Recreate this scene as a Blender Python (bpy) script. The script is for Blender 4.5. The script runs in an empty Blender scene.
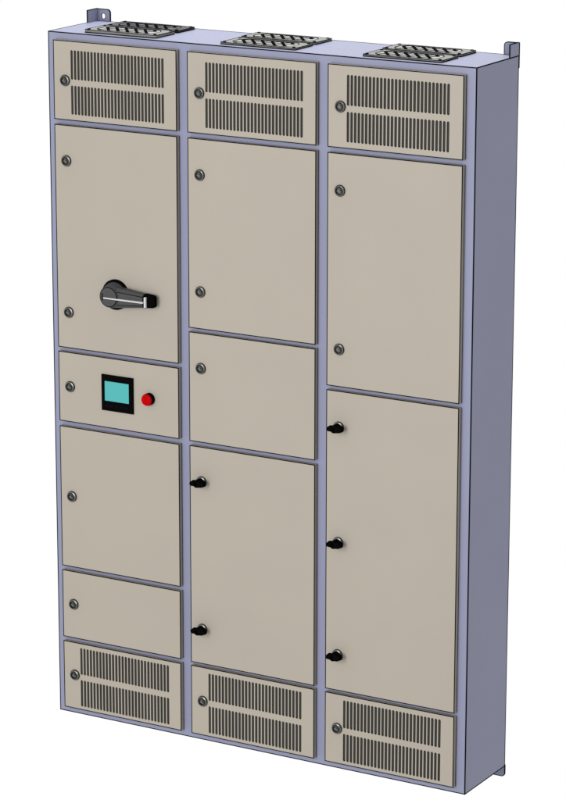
import bpy, bmesh, math
from mathutils import Vector, Matrix

SC = bpy.context.scene
COL = SC.collection

# ------------------------------------------------------------------ camera
W, H, D = 1.8, 2.7074, 0.3339          # cabinet width, height, depth (metres)
T = 0.020                              # door thickness
YAW, PITCH, ROLL = -0.5245, 0.2569, 0.0009
cd = bpy.data.cameras.new('camera')
cam = bpy.data.objects.new('camera', cd)
COL.objects.link(cam)
fw = Vector((math.sin(YAW) * math.cos(PITCH), math.cos(YAW) * math.cos(PITCH), -math.sin(PITCH)))
rt = Vector((math.cos(YAW), -math.sin(YAW), 0))
up = rt.cross(fw)
r2 = math.cos(ROLL) * rt + math.sin(ROLL) * up
u2 = -math.sin(ROLL) * rt + math.cos(ROLL) * up
m = Matrix((r2, u2, -fw)).transposed().to_4x4()
m.translation = Vector((6.6707, -9.7649, 4.3712))
cam.matrix_world = m
cd.sensor_fit = 'VERTICAL'
cd.sensor_height = 24.0
cd.lens = 3144.8 / 800 * 24.0
cd.clip_end = 200
SC.camera = cam

# ------------------------------------------------------------------ world: white studio surround
wd = bpy.data.worlds.new('World')
SC.world = wd
wd.use_nodes = True
bg = wd.node_tree.nodes['Background']
bg.inputs['Color'].default_value = (1, 1, 1, 1)
bg.inputs['Strength'].default_value = 1.0


def area(name, loc, target, sx, sy, power):
    ld = bpy.data.lights.new(name, 'AREA')
    ld.shape = 'RECTANGLE'
    ld.size, ld.size_y, ld.energy = sx, sy, power
    o = bpy.data.objects.new(name, ld)
    COL.objects.link(o)
    o.location = loc
    o.rotation_euler = (Vector(target) - Vector(loc)).to_track_quat('-Z', 'Y').to_euler()
    return o


area('front_softbox', (0.0, -9.0, 3.0), (0.0, 0, 1.7), 3.4, 6.0, 830)
area('overhead_softbox', (0.0, 1.95, 6.7), (0.0, 1.95, 0), 3.4, 3.0, 420)

SC.view_settings.view_transform = 'Standard'
SC.view_settings.look = 'None'
SC.view_settings.exposure = 0
SC.view_settings.gamma = 1


# ------------------------------------------------------------------ materials
def mat(name, col, rough=0.5, metal=0.0, spec=0.3, var=0.03, bump=0.0, scale=60):
    mt = bpy.data.materials.new(name)
    mt.use_nodes = True
    nt = mt.node_tree
    b = nt.nodes['Principled BSDF']
    b.inputs['Roughness'].default_value = rough
    b.inputs['Metallic'].default_value = metal
    b.inputs['Specular IOR Level'].default_value = spec
    tc = nt.nodes.new('ShaderNodeTexCoord')
    nz = nt.nodes.new('ShaderNodeTexNoise')
    nz.inputs['Scale'].default_value = 3.0
    nz.inputs['Detail'].default_value = 5
    nt.links.new(tc.outputs['Object'], nz.inputs['Vector'])
    cr = nt.nodes.new('ShaderNodeValToRGB')
    cr.color_ramp.elements[0].position = 0.3
    cr.color_ramp.elements[1].position = 0.7
    cr.color_ramp.elements[0].color = [c * (1 - var) for c in col] + [1]
    cr.color_ramp.elements[1].color = [c * (1 + var) for c in col] + [1]
    nt.links.new(nz.outputs['Fac'], cr.inputs['Fac'])
    nt.links.new(cr.outputs['Color'], b.inputs['Base Color'])
    if bump:
        n2 = nt.nodes.new('ShaderNodeTexNoise')
        n2.inputs['Scale'].default_value = scale
        n2.inputs['Detail'].default_value = 2
        nt.links.new(tc.outputs['Object'], n2.inputs['Vector'])
        bp = nt.nodes.new('ShaderNodeBump')
        bp.inputs['Strength'].default_value = bump
        bp.inputs['Distance'].default_value = 0.001
        nt.links.new(n2.outputs['Fac'], bp.inputs['Height'])
        nt.links.new(bp.outputs['Normal'], b.inputs['Normal'])
    return mt


M_FRAME = mat('lavender_powder_coat', (0.160, 0.169, 0.243), 0.5, var=0.02, bump=0.08, scale=500)
M_DOOR = mat('beige_powder_coat', (0.245, 0.220, 0.183), 0.5, var=0.02, bump=0.08, scale=500)
M_EDGE = mat('outline_black', (0.004, 0.004, 0.005), 0.8, spec=0.0)  # black of the added outline beads, also grille ribs and screws
M_CAVITY = mat('slot_shade_black', (0.006, 0.006, 0.006), 0.9, spec=0.05)  # darkness inside the slots, put into the colour of a backing sheet
M_SLOT_SHADE = mat('slot_shade_grey', (0.022, 0.0215, 0.020), 0.6, spec=0.2)  # shade of the slot walls, put into the colour of added strips
M_STEEL = mat('lock_steel', (0.10, 0.10, 0.094), 0.25, metal=0.6)
M_GUN = mat('gunmetal', (0.010, 0.010, 0.009), 0.35, spec=0.2)
M_BLACK = mat('black_plastic', (0.002, 0.002, 0.002), 0.6, spec=0.0)
M_GREY = mat('charcoal_plastic', (0.043, 0.043, 0.045), 0.5, spec=0.08)
M_WHITE = mat('white_paint', (0.38, 0.38, 0.38), 0.5, spec=0.1)
M_LCD = mat('teal_screen', (0.056, 0.265, 0.265), 0.5, spec=0.02, var=0.01)
M_KEY = mat('dark_key', (0.003, 0.003, 0.004), 0.5, spec=0.0)
M_RED = mat('red_plastic', (0.29, 0.0003, 0.001), 0.35, spec=0.02, var=0.01)
M_GRILLE = mat('grille_plastic', (0.14, 0.14, 0.129), 0.5, spec=0.2)
M_PALE = mat('pale_mesh', (0.24, 0.24, 0.232), 0.5, spec=0.3)
M_GSLATE = mat('slate_mesh', (0.055, 0.056, 0.066), 0.5, spec=0.3)
M_GBLACK = mat('black_grille_plastic', (0.010, 0.010, 0.011), 0.45, spec=0.25)


# ------------------------------------------------------------------ mesh helpers
class MB:
    def __init__(s):
        s.bm = bmesh.new()
        s.mats = []

    def mi(s, mt):
        if mt not in s.mats:
            s.mats.append(mt)
        return s.mats.index(mt)

    def faces(s, verts, faces, mt, smooth=False):
        i = s.mi(mt)
        vs = [s.bm.verts.new(v) for v in verts]
        for f in faces:
            try:
                fc = s.bm.faces.new([vs[k] for k in f])
                fc.material_index = i
                fc.smooth = smooth
            except ValueError:
                pass

    def box(s, x0, x1, y0, y1, z0, z1, mt):
        v = [(x, y, z) for x in (x0, x1) for y in (y0, y1) for z in (z0, z1)]
        s.faces(v, [(0, 1, 3, 2), (4, 6, 7, 5), (0, 4, 5, 1), (2, 3, 7, 6), (0, 2, 6, 4), (1, 5, 7, 3)], mt)

    def frame(s, x0, x1, z0, z1, y0, y1, w, mt, out=0.0):
        """rectangular ring in the xz plane, butted corners"""
        x0, x1, z0, z1 = x0 - out, x1 + out, z0 - out, z1 + out
        s.box(x0, x1, y0, y1, z1 - w, z1, mt)
        s.box(x0, x1, y0, y1, z0, z0 + w, mt)
        s.box(x0, x0 + w, y0, y1, z0 + w, z1 - w, mt)
        s.box(x1 - w, x1, y0, y1, z0 + w, z1 - w, mt)

    def lathe(s, cx, cz, prof, mt, n=40, smooth=True, caps=True):
        """prof: list of (radius, y), axis along y"""
        verts, faces = [], []
        for r, y in prof:
            for k in range(n):
                a = 2 * math.pi * k / n
                verts.append((cx + r * math.cos(a), y, cz + r * math.sin(a)))
        for j in range(len(prof) - 1):
            for k in range(n):
                k2 = (k + 1) % n
                faces.append((j * n + k, (j + 1) * n + k, (j + 1) * n + k2, j * n + k2))
        if caps and prof[0][0] > 0:
            faces.append(tuple(range(n)))
        if caps and prof[-1][0] > 0:
            faces.append(tuple((len(prof) - 1) * n + k for k in reversed(range(n))))
        s.faces(verts, faces, mt, smooth)

    def prism(s, poly, y0, y1, mt, inset=0.0, axis='y'):
        """closed polygon extruded from y0 to y1; the y1 end may be shrunk about its centre"""
        n = len(poly)
        cx = sum(p[0] for p in poly) / n
        cz = sum(p[1] for p in poly) / n
        k = 1 - inset

        def P(x, z, y):
            return (x, y, z) if axis == 'y' else (x, z, y)
        verts = [P(x, z, y0) for x, z in poly] + [P(cx + (x - cx) * k, cz + (z - cz) * k, y1) for x, z in poly]
        faces = [tuple(range(n)), tuple(reversed(range(n, 2 * n)))]
        faces += [(i, n + i, n + (i + 1) % n, (i + 1) % n) for i in range(n)]
        s.faces(verts, faces, mt)

    def build(s, name, parent=None, bevel=0.0, autosmooth=True):
        bmesh.ops.recalc_face_normals(s.bm, faces=s.bm.faces[:])
        me = bpy.data.meshes.new(name)
        s.bm.to_mesh(me)
        s.bm.free()
        for mt in s.mats:
            me.materials.append(mt)
        if autosmooth:
            try:
                me.set_sharp_from_angle(angle=math.radians(35))
            except Exception:
                pass
        return link(name, me, parent, bevel)


def link(name, me, parent=None, bevel=0.0):
    o = bpy.data.objects.new(name, me)
    COL.objects.link(o)
    if parent is not None:
        o.parent = parent
    if bevel:
        b = o.modifiers.new('bevel', 'BEVEL')
        b.width = bevel
        b.segments = 2
        b.limit_method = 'ANGLE'
    return o


def plate(outer, holes, thick, mt):
    """mesh of a flat plate with holes (xy plane, thickness along z, centred) through a filled 2D curve"""
    cu = bpy.data.curves.new('plate_curve', 'CURVE')
    cu.dimensions = '2D'
    cu.fill_mode = 'BOTH'
    cu.extrude = thick / 2
    for loop in [outer] + holes:
        sp = cu.splines.new('POLY')
        sp.points.add(len(loop) - 1)
        for p, q in zip(sp.points, loop):
            p.co = (q[0], q[1], 0, 1)
        sp.use_cyclic_u = True
    o = bpy.data.objects.new('plate_tmp', cu)
    COL.objects.link(o)
    dg = bpy.context.evaluated_depsgraph_get()
    dg.update()
    me = bpy.data.meshes.new_from_object(o.evaluated_get(dg))
    bpy.data.objects.remove(o)
    bpy.data.curves.remove(cu)
    me.materials.clear()
    me.materials.append(mt)
    return me


def rrect(x0, x1, y0, y1, r, n=5):
    pts = []
    for cx, cy, a0 in ((x1 - r, y1 - r, 0), (x0 + r, y1 - r, 90), (x0 + r, y0 + r, 180), (x1 - r, y0 + r, 270)):
        for k in range(n + 1):
            a = math.radians(a0 + 90 * k / n)
            pts.append((cx + r * math.cos(a), cy + r * math.sin(a)))
    return pts


def upright(me, y):
    """turn a plate mesh from the xy plane into the xz plane, centred on depth y"""
    me.transform(Matrix(((1, 0, 0, 0), (0, 0, -1, y), (0, 1, 0, 0), (0, 0, 0, 1))))
    return me


# ------------------------------------------------------------------ the cabinet
cab = bpy.data.objects.new('electrical_cabinet', None)
COL.objects.link(cab)
cab.empty_display_size = 0.2
cab['label'] = 'tall lavender grey electrical cabinet with three columns of beige doors and roof grilles'
cab['category'] = 'electrical cabinet'

b = MB()
b.box(0, W, 0, D, 0, H, M_FRAME)
b.build('body', cab)

# thin dark beads added as drawn outlines along the body's edges
e = 0.0036     # width of an outline bead
q = 0.0008     # how proud it stands
b = MB()
b.frame(0, W, 0, H, -q, e, e, M_EDGE, out=q)                    # front outline
for x in (-q, W - e + q):                                       # top, bottom and back edges of the two sides
    b.box(x, x + e, e, D + q, H - e + q, H + q, M_EDGE)
    b.box(x, x + e, e, D + q, -q, e - q, M_EDGE)
    b.box(x, x + e, D - e + q, D + q, e - q, H - e + q, M_EDGE)
b.box(e, W - e, D - e + q, D + q, H - e + q, H + q, M_EDGE)
b.box(e, W - e, D - e + q, D + q, -q, e - q, M_EDGE)
b.build('edge_outline', cab)

# ------------------------------------------------------------------ shared fittings (built about their own centre on the door face, y = 0)


def lock_mesh():
    b = MB()
    b.lathe(0, 0, [(0.0215, 0.0), (0.0215, -0.0035)], M_EDGE)
    b.lathe(0, 0, [(0.0205, -0.0035), (0.0195, -0.0075), (0.0160, -0.0090), (0.0152, -0.0060)], M_STEEL)
    b.lathe(0, 0, [(0.0158, -0.004), (0.0158, -0.0105), (0.0140, -0.0125), (0.0112, -0.0125), (0.0100, -0.0050), (0, -0.0050)], M_GUN)
    b.lathe(0, 0, [(0.0050, -0.005), (0.0050, -0.0115), (0.0, -0.0118)], M_STEEL, 20)
    b.box(-0.0085, 0.0085, -0.0105, -0.005, -0.0018, 0.0018, M_STEEL)
    o = b.build('lock')
    me = o.data
    bpy.data.objects.remove(o)
    return me


def wing_mesh():
    b = MB()
    b.lathe(0, 0, [(0.0215, 0.0), (0.0215, -0.0035)], M_EDGE)
    b.lathe(0, 0, [(0.0205, -0.0035), (0.0195, -0.0075), (0.0160, -0.0090), (0.0152, -0.0060)], M_STEEL)
    b.lathe(0, 0, [(0.0157, -0.005), (0.0157, -0.036), (0.014, -0.042), (0, -0.043)], M_BLACK)
    # the two wings: rounded lobes left and right of the stem

    def lobe(x0, x1, zh0, zh1, y0, y1):
        n = 10
        poly = []
        for k in range(n + 1):
            a = math.radians(90 + 180 * k / n)
            poly.append((x0 + zh0 * math.cos(a), zh0 * math.sin(a)))
        for k in range(n + 1):
            a = math.radians(-90 + 180 * k / n)
            poly.append((x1 + zh1 * math.cos(a), zh1 * math.sin(a)))
        b.prism(poly, y0, y1, M_BLACK, 0.12)
    lobe(-0.0215, -0.003, 0.0098, 0.0102, -0.022, -0.043)
    lobe(0.0, 0.021, 0.014, 0.0125, -0.022, -0.043)
    o = b.build('wing_handle')
    me = o.data
    bpy.data.objects.remove(o)
    return me


LOCK = lock_mesh()
WING = wing_mesh()


def fitting(name, me, x, z, door):
    o = link(name, me, door)
    o.location = (x, -T, z)
    return o


# ------------------------------------------------------------------ doors
DW = 0.5435
COLS = [0.0350, 0.6255, 1.2172]
ROWS = [
    [(2.380, 2.680, 'vent', (2.530,)), (1.495, 2.360, 'door', (2.224, 1.636)), (1.201, 1.4775, 'door', (1.342,)),
     (0.613, 1.180, 'door', (0.901,)), (0.320, 0.595, 'door', (0.460,)), (0.026, 0.302, 'vent', (0.167,))],
    [(2.380, 2.680, 'vent', (2.530,)), (1.641, 2.360, 'door', (2.225, 1.783)), (1.201, 1.625, 'door', (1.489,)),
     (0.318, 1.183, 'wing', (1.047, 0.459)), (0.026, 0.304, 'vent', (0.166,))],
    [(2.380, 2.680, 'vent', (2.530,)), (1.495, 2.360, 'door', (2.224, 1.636)),
     (0.318, 1.4785, 'wing', (1.342, 0.899, 0.460)), (0.026, 0.304, 'vent', (0.167,))],
]
NS, SW = 28, 0.0106          # slots per row, slot width
VX0, VX1 = 0.0825, 0.4835    # centres of the first and the last slot from the door's left edge


def outline_beads(b, x0, x1, z0, z1):
    b.frame(x0, x1, z0, z1, -T - 0.0006, -T + 0.0014, 0.0032, M_EDGE, out=0.0005)   # added bead, drawn outline of the front edge
    o, ya, yb = 0.0008, -0.0022, -0.0002                                            # added drawn outline of the back edge, open at the top
    b.box(x0 - o, x0 + 0.002, ya, yb, z0 - o, z1, M_EDGE)
    b.box(x1 - 0.002, x1 + o, ya, yb, z0 - o, z1, M_EDGE)
    b.box(x0 + 0.002, x1 - 0.002, ya, yb, z0 - o, z0 + 0.002, M_EDGE)


doors = {}
for ci, x0 in enumerate(COLS):
    for ri, (z0, z1, kind, locks) in enumerate(ROWS[ci]):
        x1 = x0 + DW
        if kind == 'vent':
            zt = 2.6465 if z0 > 1 else 0.2835
            rows = [(zt - 0.1115, zt), (zt - 0.244, zt - 0.1335)]
            pitch = (VX1 - VX0) / (NS - 1)
            holes = []
            for za, zb in rows:
                for k in range(NS):
                    cx = x0 + VX0 + k * pitch
                    holes.append(rrect(cx - SW / 2, cx + SW / 2, za, zb, SW * 0.48, 3))
            skin = 0.004
            me = upright(plate([(x0, z0), (x1, z0), (x1, z1), (x0, z1)], holes, skin, M_DOOR), -T + skin / 2)
            bm = bmesh.new()
            bm.from_mesh(me)
            tmp = MB()                       # folded sides behind the slotted skin
            tmp.bm.free()
            tmp.bm = bm
            tmp.mats = [M_DOOR]
            tmp.frame(x0 + 0.0002, x1 - 0.0002, z0 + 0.0002, z1 - 0.0002, -T + skin, -0.0004, 0.012, M_DOOR)
            d = tmp.build('door', cab, autosmooth=False)
            d['label'] = 'beige door with two rows of ventilation slots'
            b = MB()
            b.box(x0 + 0.02, x1 - 0.02, -0.008, -0.001, z0 + 0.016, z1 - 0.016, M_CAVITY)  # added dark sheet and strips stand in for the shaded slot walls
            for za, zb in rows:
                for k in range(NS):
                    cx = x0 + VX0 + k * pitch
                    b.box(cx - 0.0048, cx + 0.0012, -T + skin + 0.001, -0.008, za - 0.003 + 0.006, zb - 0.003, M_SLOT_SHADE)
            b.build('slot_shade_insert', d)
        else:
            b = MB()
            b.box(x0, x1, -T, -0.0004, z0, z1, M_DOOR)
            d = b.build('door', cab)
        doors[ci, ri] = d
        b = MB()
        outline_beads(b, x0, x1, z0, z1)
        b.build('door_outline', d)
        for zl in locks:
            if kind == 'wing':
                fitting('wing_handle', WING, x0 + 0.0525, zl, d)
            else:
                fitting('lock', LOCK, x0 + 0.0520, zl, d)

doors[0, 1]['label'] = 'tall beige door carrying the black rotary switch handle'
doors[0, 2]['label'] = 'low beige door carrying a teal screen and a red button'
doors[1, 3]['label'] = 'tall beige door with two black wing handles'
doors[2, 2]['label'] = 'tallest beige door with three black wing handles'

# ------------------------------------------------------------------ rotary switch handle
hx, hz = 0.303, 1.7305
b = MB()
b.lathe(hx, hz, [(0.0585, -T), (0.0585, -T - 0.008), (0.056, -T - 0.012), (0, -T - 0.012)], M_BLACK, 56)
b.lathe(hx, hz, [(0.050, -T - 0.012), (0.0455, -0.052), (0.0405, -0.072), (0.0385, -0.075)], M_GREY, 56, caps=False)
b.lathe(hx, hz, [(0.0388, -0.0748), (0.0380, -0.0762), (0.0358, -0.0762), (0.0358, -0.0752)], M_EDGE, 56, caps=False)
b.lathe(hx, hz, [(0.0362, -0.0745), (0.0362, -0.0756), (0, -0.0756)], M_GREY, 56)
b.box(hx - 0.0285, hx - 0.0245, -0.0766, -0.0755, hz - 0.0145, hz + 0.0135, M_BLACK)
# lever: tapered bar with sloping flanks, front face lower than the knob's


def lever(xa, xb, ha, hb, ya, yb, da, db, mt, zc=0.0):
    """section: wide foot at the back, narrower front face"""
    v = []
    for x, h, yf, d in ((xa, ha, ya, da), (xb, hb, yb, db)):
        for yy, hh in ((yf + d, h), (yf + 0.010, h), (yf, h * 0.66)):
            v.append((x, yy, hz + zc + hh))
        for yy, hh in ((yf, h * 0.66), (yf + 0.010, h), (yf + d, h)):
            v.append((x, yy, hz + zc - hh))
    f = [tuple(range(6)), tuple(reversed(range(6, 12)))] + [(i, i + 6, (i + 1) % 6 + 6, (i + 1) % 6) for i in range(6)]
    b.faces(v, f, mt)


lever(hx + 0.020, 0.448, 0.0395, 0.0258, -0.070, -0.064, 0.038, 0.026, M_GREY, -0.003)
lever(0.4482, 0.488, 0.0266, 0.0232, -0.0645, -0.060, 0.032, 0.026, M_BLACK, -0.003)
lever(0.4882, 0.4950, 0.0230, 0.0168, -0.0598, -0.0560, 0.0258, 0.0200, M_BLACK, -0.003)
b.box(hx - 0.021, 0.458, -0.0780, -0.0640, hz - 0.0070, hz - 0.0023, M_WHITE)
b.box(0.4582, 0.4662, -0.0700, -0.0610, hz - 0.0238, hz + 0.0155, M_WHITE)
for sg in (1, -1):                                   # dark lines along the lever's two ridges
    za, zb_ = hz - 0.003 + sg * 0.0395 * 0.66, hz - 0.003 + sg * 0.0258 * 0.66
    v = []
    for x, zz, yy in ((hx + 0.0335, za - sg * 0.0012, -0.0691), (0.448, zb_, -0.064)):
        v += [(x, yy - 0.0007, zz - 0.0012), (x, yy - 0.0007, zz + 0.0012), (x, yy + 0.002, zz - 0.0012), (x, yy + 0.002, zz + 0.0012)]
    b.faces(v, [(0, 1, 5, 4), (2, 3, 7, 6), (0, 2, 6, 4), (1, 3, 7, 5), (0, 1, 3, 2), (4, 5, 7, 6)], M_EDGE)
b.build('rotary_handle', doors[0, 1])

# ------------------------------------------------------------------ touch screen and button on the control door
b = MB()
b.box(0.234, 0.377, -T - 0.006, -T, 1.2705, 1.4120, M_BLACK)
b.box(0.2495, 0.358, -T - 0.0068, -T - 0.006, 1.3100, 1.3870, M_LCD)
for k in range(5):
    x = 0.250 + k * 0.0222
    b.box(x, x + 0.016, -T - 0.0075, -T - 0.006, 1.2850, 1.2965, M_KEY)
b.build('touch_screen', doors[0, 2])

b = MB()
b.lathe(0.4485, 1.341, [(0.0235, -T), (0.0235, -T - 0.012), (0.021, -T - 0.014), (0, -T - 0.014)], M_BLACK)
b.lathe(0.4485, 1.341, [(0.0185, -T - 0.013), (0.0225, -T - 0.018), (0.0225, -T - 0.024), (0.0205, -T - 0.0275), (0.015, -T - 0.0285), (0, -T - 0.029)], M_RED)
b.lathe(0.4485, 1.341, [(0.0226, -T - 0.0178), (0.0236, -T - 0.0184), (0.0236, -T - 0.0200), (0.0226, -T - 0.0206)], M_EDGE, caps=False)
b.box(0.4475, 0.4495, -T - 0.0294, -T - 0.027, 1.341 - 0.0195, 1.341 + 0.0195, M_RED)
b.build('push_button', doors[0, 2])

# ------------------------------------------------------------------ wall brackets at the back
FL = 0.0695          # depth of the side flange
bt = 0.0035


def bracket(right, top):
    sx = (lambda x: W - x) if right else (lambda x: x)
    b = MB()
    zc = H + 0.046 if top else -0.044
    r = 0.014
    w = 0.060
    if top:
        outer = [(sx(0.0), H - 0.045), (sx(w), H - 0.045)]
        for k in range(7):
            a = math.radians(90 * k / 6)
            outer.append((sx(w - r + r * math.cos(a)), zc - r + r * math.sin(a)))
        outer.append((sx(0.0), zc))
        hc = (sx(0.0285), H + 0.019)
    else:
        outer = [(sx(0.0), 0.004)]
        for k in range(7):
            a = math.radians(90 * k / 6)
            outer.append((sx(r - r * math.cos(a)), zc + r - r * math.sin(a)))
        outer += [(sx(w), zc), (sx(w), 0.004)]
        hc = None
    hole = hc and [(hc[0] + 0.0085 * math.cos(2 * math.pi * k / 18), hc[1] + 0.0105 * math.sin(2 * math.pi * k / 18)) for k in range(18)]
    me = upright(plate(outer, [hole] if hole else [], 0.005, M_FRAME), D + 0.0035)
    bm = bmesh.new()
    bm.from_mesh(me)
    b.bm.free()
    b.bm = bm
    b.mats = [M_FRAME]
    # dark line round the hole and along the top edge
    n = 18
    ring = [(0.0085, 0.0105), (0.0105, 0.0125)] if hc else []
    v, f = [], []
    for ra, rb in ring:
        for k in range(n):
            a = 2 * math.pi * k / n
            v.append((hc[0] + ra * math.cos(a), D + 0.0006, hc[1] + rb * math.sin(a)))
    f = [(k, n + k, n + (k + 1) % n, (k + 1) % n) for k in range(n)]
    if hc:
        b.faces(v, f, M_EDGE)
    n = len(outer)
    cx = sum(p[0] for p in outer) / n
    cz = sum(p[1] for p in outer) / n
    for i in range(n):
        p0, p1 = outer[i], outer[(i + 1) % n]
        dx, dz = p1[0] - p0[0], p1[1] - p0[1]
        L = math.hypot(dx, dz)
        if L < 1e-6:
            continue
        nx, nz = dz / L, -dx / L
        if nx * ((p0[0] + p1[0]) / 2 - cx) + nz * ((p0[1] + p1[1]) / 2 - cz) < 0:
            nx, nz = -nx, -nz
        a, c = 0.0006, -0.0024
        v = []
        for yy in (D + 0.0005, D + 0.0066):
            for (px, pz) in (p0, p1):
                for k in (a, c):
                    v.append((px + nx * k, yy, pz + nz * k))
        b.faces(v, [(0, 1, 3, 2), (4, 5, 7, 6), (0, 2, 6, 4), (1, 3, 7, 5), (0, 1, 5, 4), (2, 3, 7, 6)], M_EDGE)
    if top:
        xa, xb = sorted((sx(0.0004), sx(0.0004 + bt)))
        y0, y1, z0, z1 = D - FL, D + 0.0004, H + 0.0009, zc
        b.box(xa, xb, y0, y1, z0, z1, M_FRAME)
        e = 0.003
        xa -= 0.0005
        xb += 0.0005
        b.box(xa, xb, y0, y1, z1, z1 + 0.0025, M_EDGE)
        b.box(xa, xb, y0 - 0.0025, y0, z0, z1 + 0.0025, M_EDGE)
    b.build('mounting_bracket', cab)


bracket(False, True)
bracket(True, True)
bracket(True, False)

# ------------------------------------------------------------------ roof grilles: two slotted covers on each column


def grille(x0, y0, wx, wy, h, base, black):
    """flat cover: a rim round a pale floor, crossed by a diamond lattice of dark ribs, four screws"""
    g, pale = (M_GBLACK, M_GSLATE) if black else (M_GRILLE, M_PALE)
    z = H
    mx0, mx1, my = 0.040, wx - 0.034, 0.014
    hole = [(mx0 - 0.012, my + 0.03), (mx0 + 0.012, my), (mx1 - 0.020, my), (mx1, my + 0.03), (mx1, wy - my - 0.03), (mx1 - 0.020, wy - my), (mx0 + 0.012, wy - my), (mx0 - 0.012, wy - my - 0.03)]
    me = plate(rrect(0, wx, 0, wy, 0.008), [hole], h - base, g)
    me.transform(Matrix.Translation((x0, y0, z + base + (h - base) / 2)))
    bm = bmesh.new()
    bm.from_mesh(me)
    b = MB()
    b.bm.free()
    b.bm = bm
    b.mats = [g]
    b.prism(rrect(x0 + 0.002, x0 + wx - 0.002, y0 + 0.002, y0 + wy - 0.002, 0.007), z + 0.0010, z + base - 0.0004, g, axis='z')
    b.prism([(x0 + px, y0 + py) for px, py in rrect(0.010, wx - 0.010, 0.008, wy - 0.008, 0.004)], z + base - 0.0004, z + h - 0.0012, pale, axis='z')
    # dark outline of the cover, top and foot
    for zz, w_, out in ((z + h - 0.0016, 0.0030, 0.0006), (z + 0.0009, 0.004, 0.0010)):
        o_, i_ = rrect(x0 - out, x0 + wx + out, y0 - out, y0 + wy + out, 0.009), rrect(x0 + w_, x0 + wx - w_, y0 + w_, y0 + wy - w_, 0.006)
        n = len(o_)
        v = [(x, y, zz) for x, y in o_] + [(x, y, zz) for x, y in i_] + [(x, y, zz + 0.0022) for x, y in o_] + [(x, y, zz + 0.0022) for x, y in i_]
        f = []
        for k in range(n):
            k2 = (k + 1) % n
            f += [(k, k2, n + k2, n + k), (2 * n + k, 3 * n + k, 3 * n + k2, 2 * n + k2), (k, 2 * n + k, 2 * n + k2, k2), (n + k, n + k2, 3 * n + k2, 3 * n + k)]
        b.faces(v, f, M_EDGE)
    # dark edge of the opening
    n = len(hole)
    hx_ = sum(q_[0] for q_ in hole) / n
    hy_ = sum(q_[1] for q_ in hole) / n
    inner = [(hx_ + (px - hx_) * 0.985, hy_ + (py - hy_) * 0.93) for px, py in hole]
    v = [(x0 + px, y0 + py, z + h + dz) for dz in (0.0003, 0.0012) for px, py in hole + inner]
    f = []
    for k in range(n):
        k2 = (k + 1) % n
        f += [(k, k2, n + k2, n + k), (2 * n + k, 3 * n + k, 3 * n + k2, 2 * n + k2), (k, 2 * n + k, 2 * n + k2, k2), (n + k, n + k2, 3 * n + k2, 3 * n + k)]
    b.faces(v, f, M_EDGE)
    # diamond lattice
    run = 0.72 * (wy - 2 * my)
    pitch = 0.042
    lx0, lx1, ly0, ly1 = mx0 + 0.004, mx1 - 0.024, my, wy - my
    for sg in (1, -1):
        for k in range(-4, 12):
            xb = lx0 - 0.02 + k * pitch
            p0, p1 = [xb, ly1], [xb + sg * run, ly0]
            t0, t1 = 0.0, 1.0
            dx = p1[0] - p0[0]
            ta, tb = (lx0 - p0[0]) / dx, (lx1 - p0[0]) / dx
            t0, t1 = max(t0, min(ta, tb)), min(t1, max(ta, tb))
            if t1 - t0 < 0.08:
                continue
            a = (p0[0] + dx * t0, p0[1] + (p1[1] - p0[1]) * t0)
            c = (p0[0] + dx * t1, p0[1] + (p1[1] - p0[1]) * t1)
            L = math.hypot(c[0] - a[0], c[1] - a[1])
            wr = 0.0056 if sg > 0 else 0.0026
            nx, ny = -(c[1] - a[1]) / L * wr, (c[0] - a[0]) / L * wr
            zt = z + h + (0.0009 if sg > 0 else 0.0003)
            v = []
            for zz in (z + base, zt):
                v += [(x0 + a[0] + nx, y0 + a[1] + ny, zz), (x0 + a[0] - nx, y0 + a[1] - ny, zz), (x0 + c[0] - nx, y0 + c[1] - ny, zz), (x0 + c[0] + nx, y0 + c[1] + ny, zz)]
            b.faces(v, [(0, 1, 2, 3), (4, 5, 6, 7), (0, 1, 5, 4), (1, 2, 6, 5), (2, 3, 7, 6), (3, 0, 4, 7)], M_EDGE)
    for sx_ in (0.013, wx - 0.013):
        for sy_ in (0.013, wy - 0.013):
            b.prism([(x0 + sx_ + 0.007 * math.cos(a * math.pi / 6), y0 + sy_ + 0.007 * math.sin(a * math.pi / 6)) for a in range(12)], z + h + 0.0009, z + h + 0.003, M_EDGE, 0.2, axis='z')
    return b.build('roof_grille', cab, autosmooth=False)


for ci in range(3):
    gx = [0.140, 0.733, 1.326][ci]
    h1 = 0.012 if ci == 0 else 0.008
    a = grille(gx, 0.034, 0.318, 0.135, h1, 0.004, False)
    c = grille(gx - 0.006, 0.192, 0.320, 0.126, 0.009, 0.004, ci == 0)
    if ci == 0:
        c['label'] = 'black grille cover'
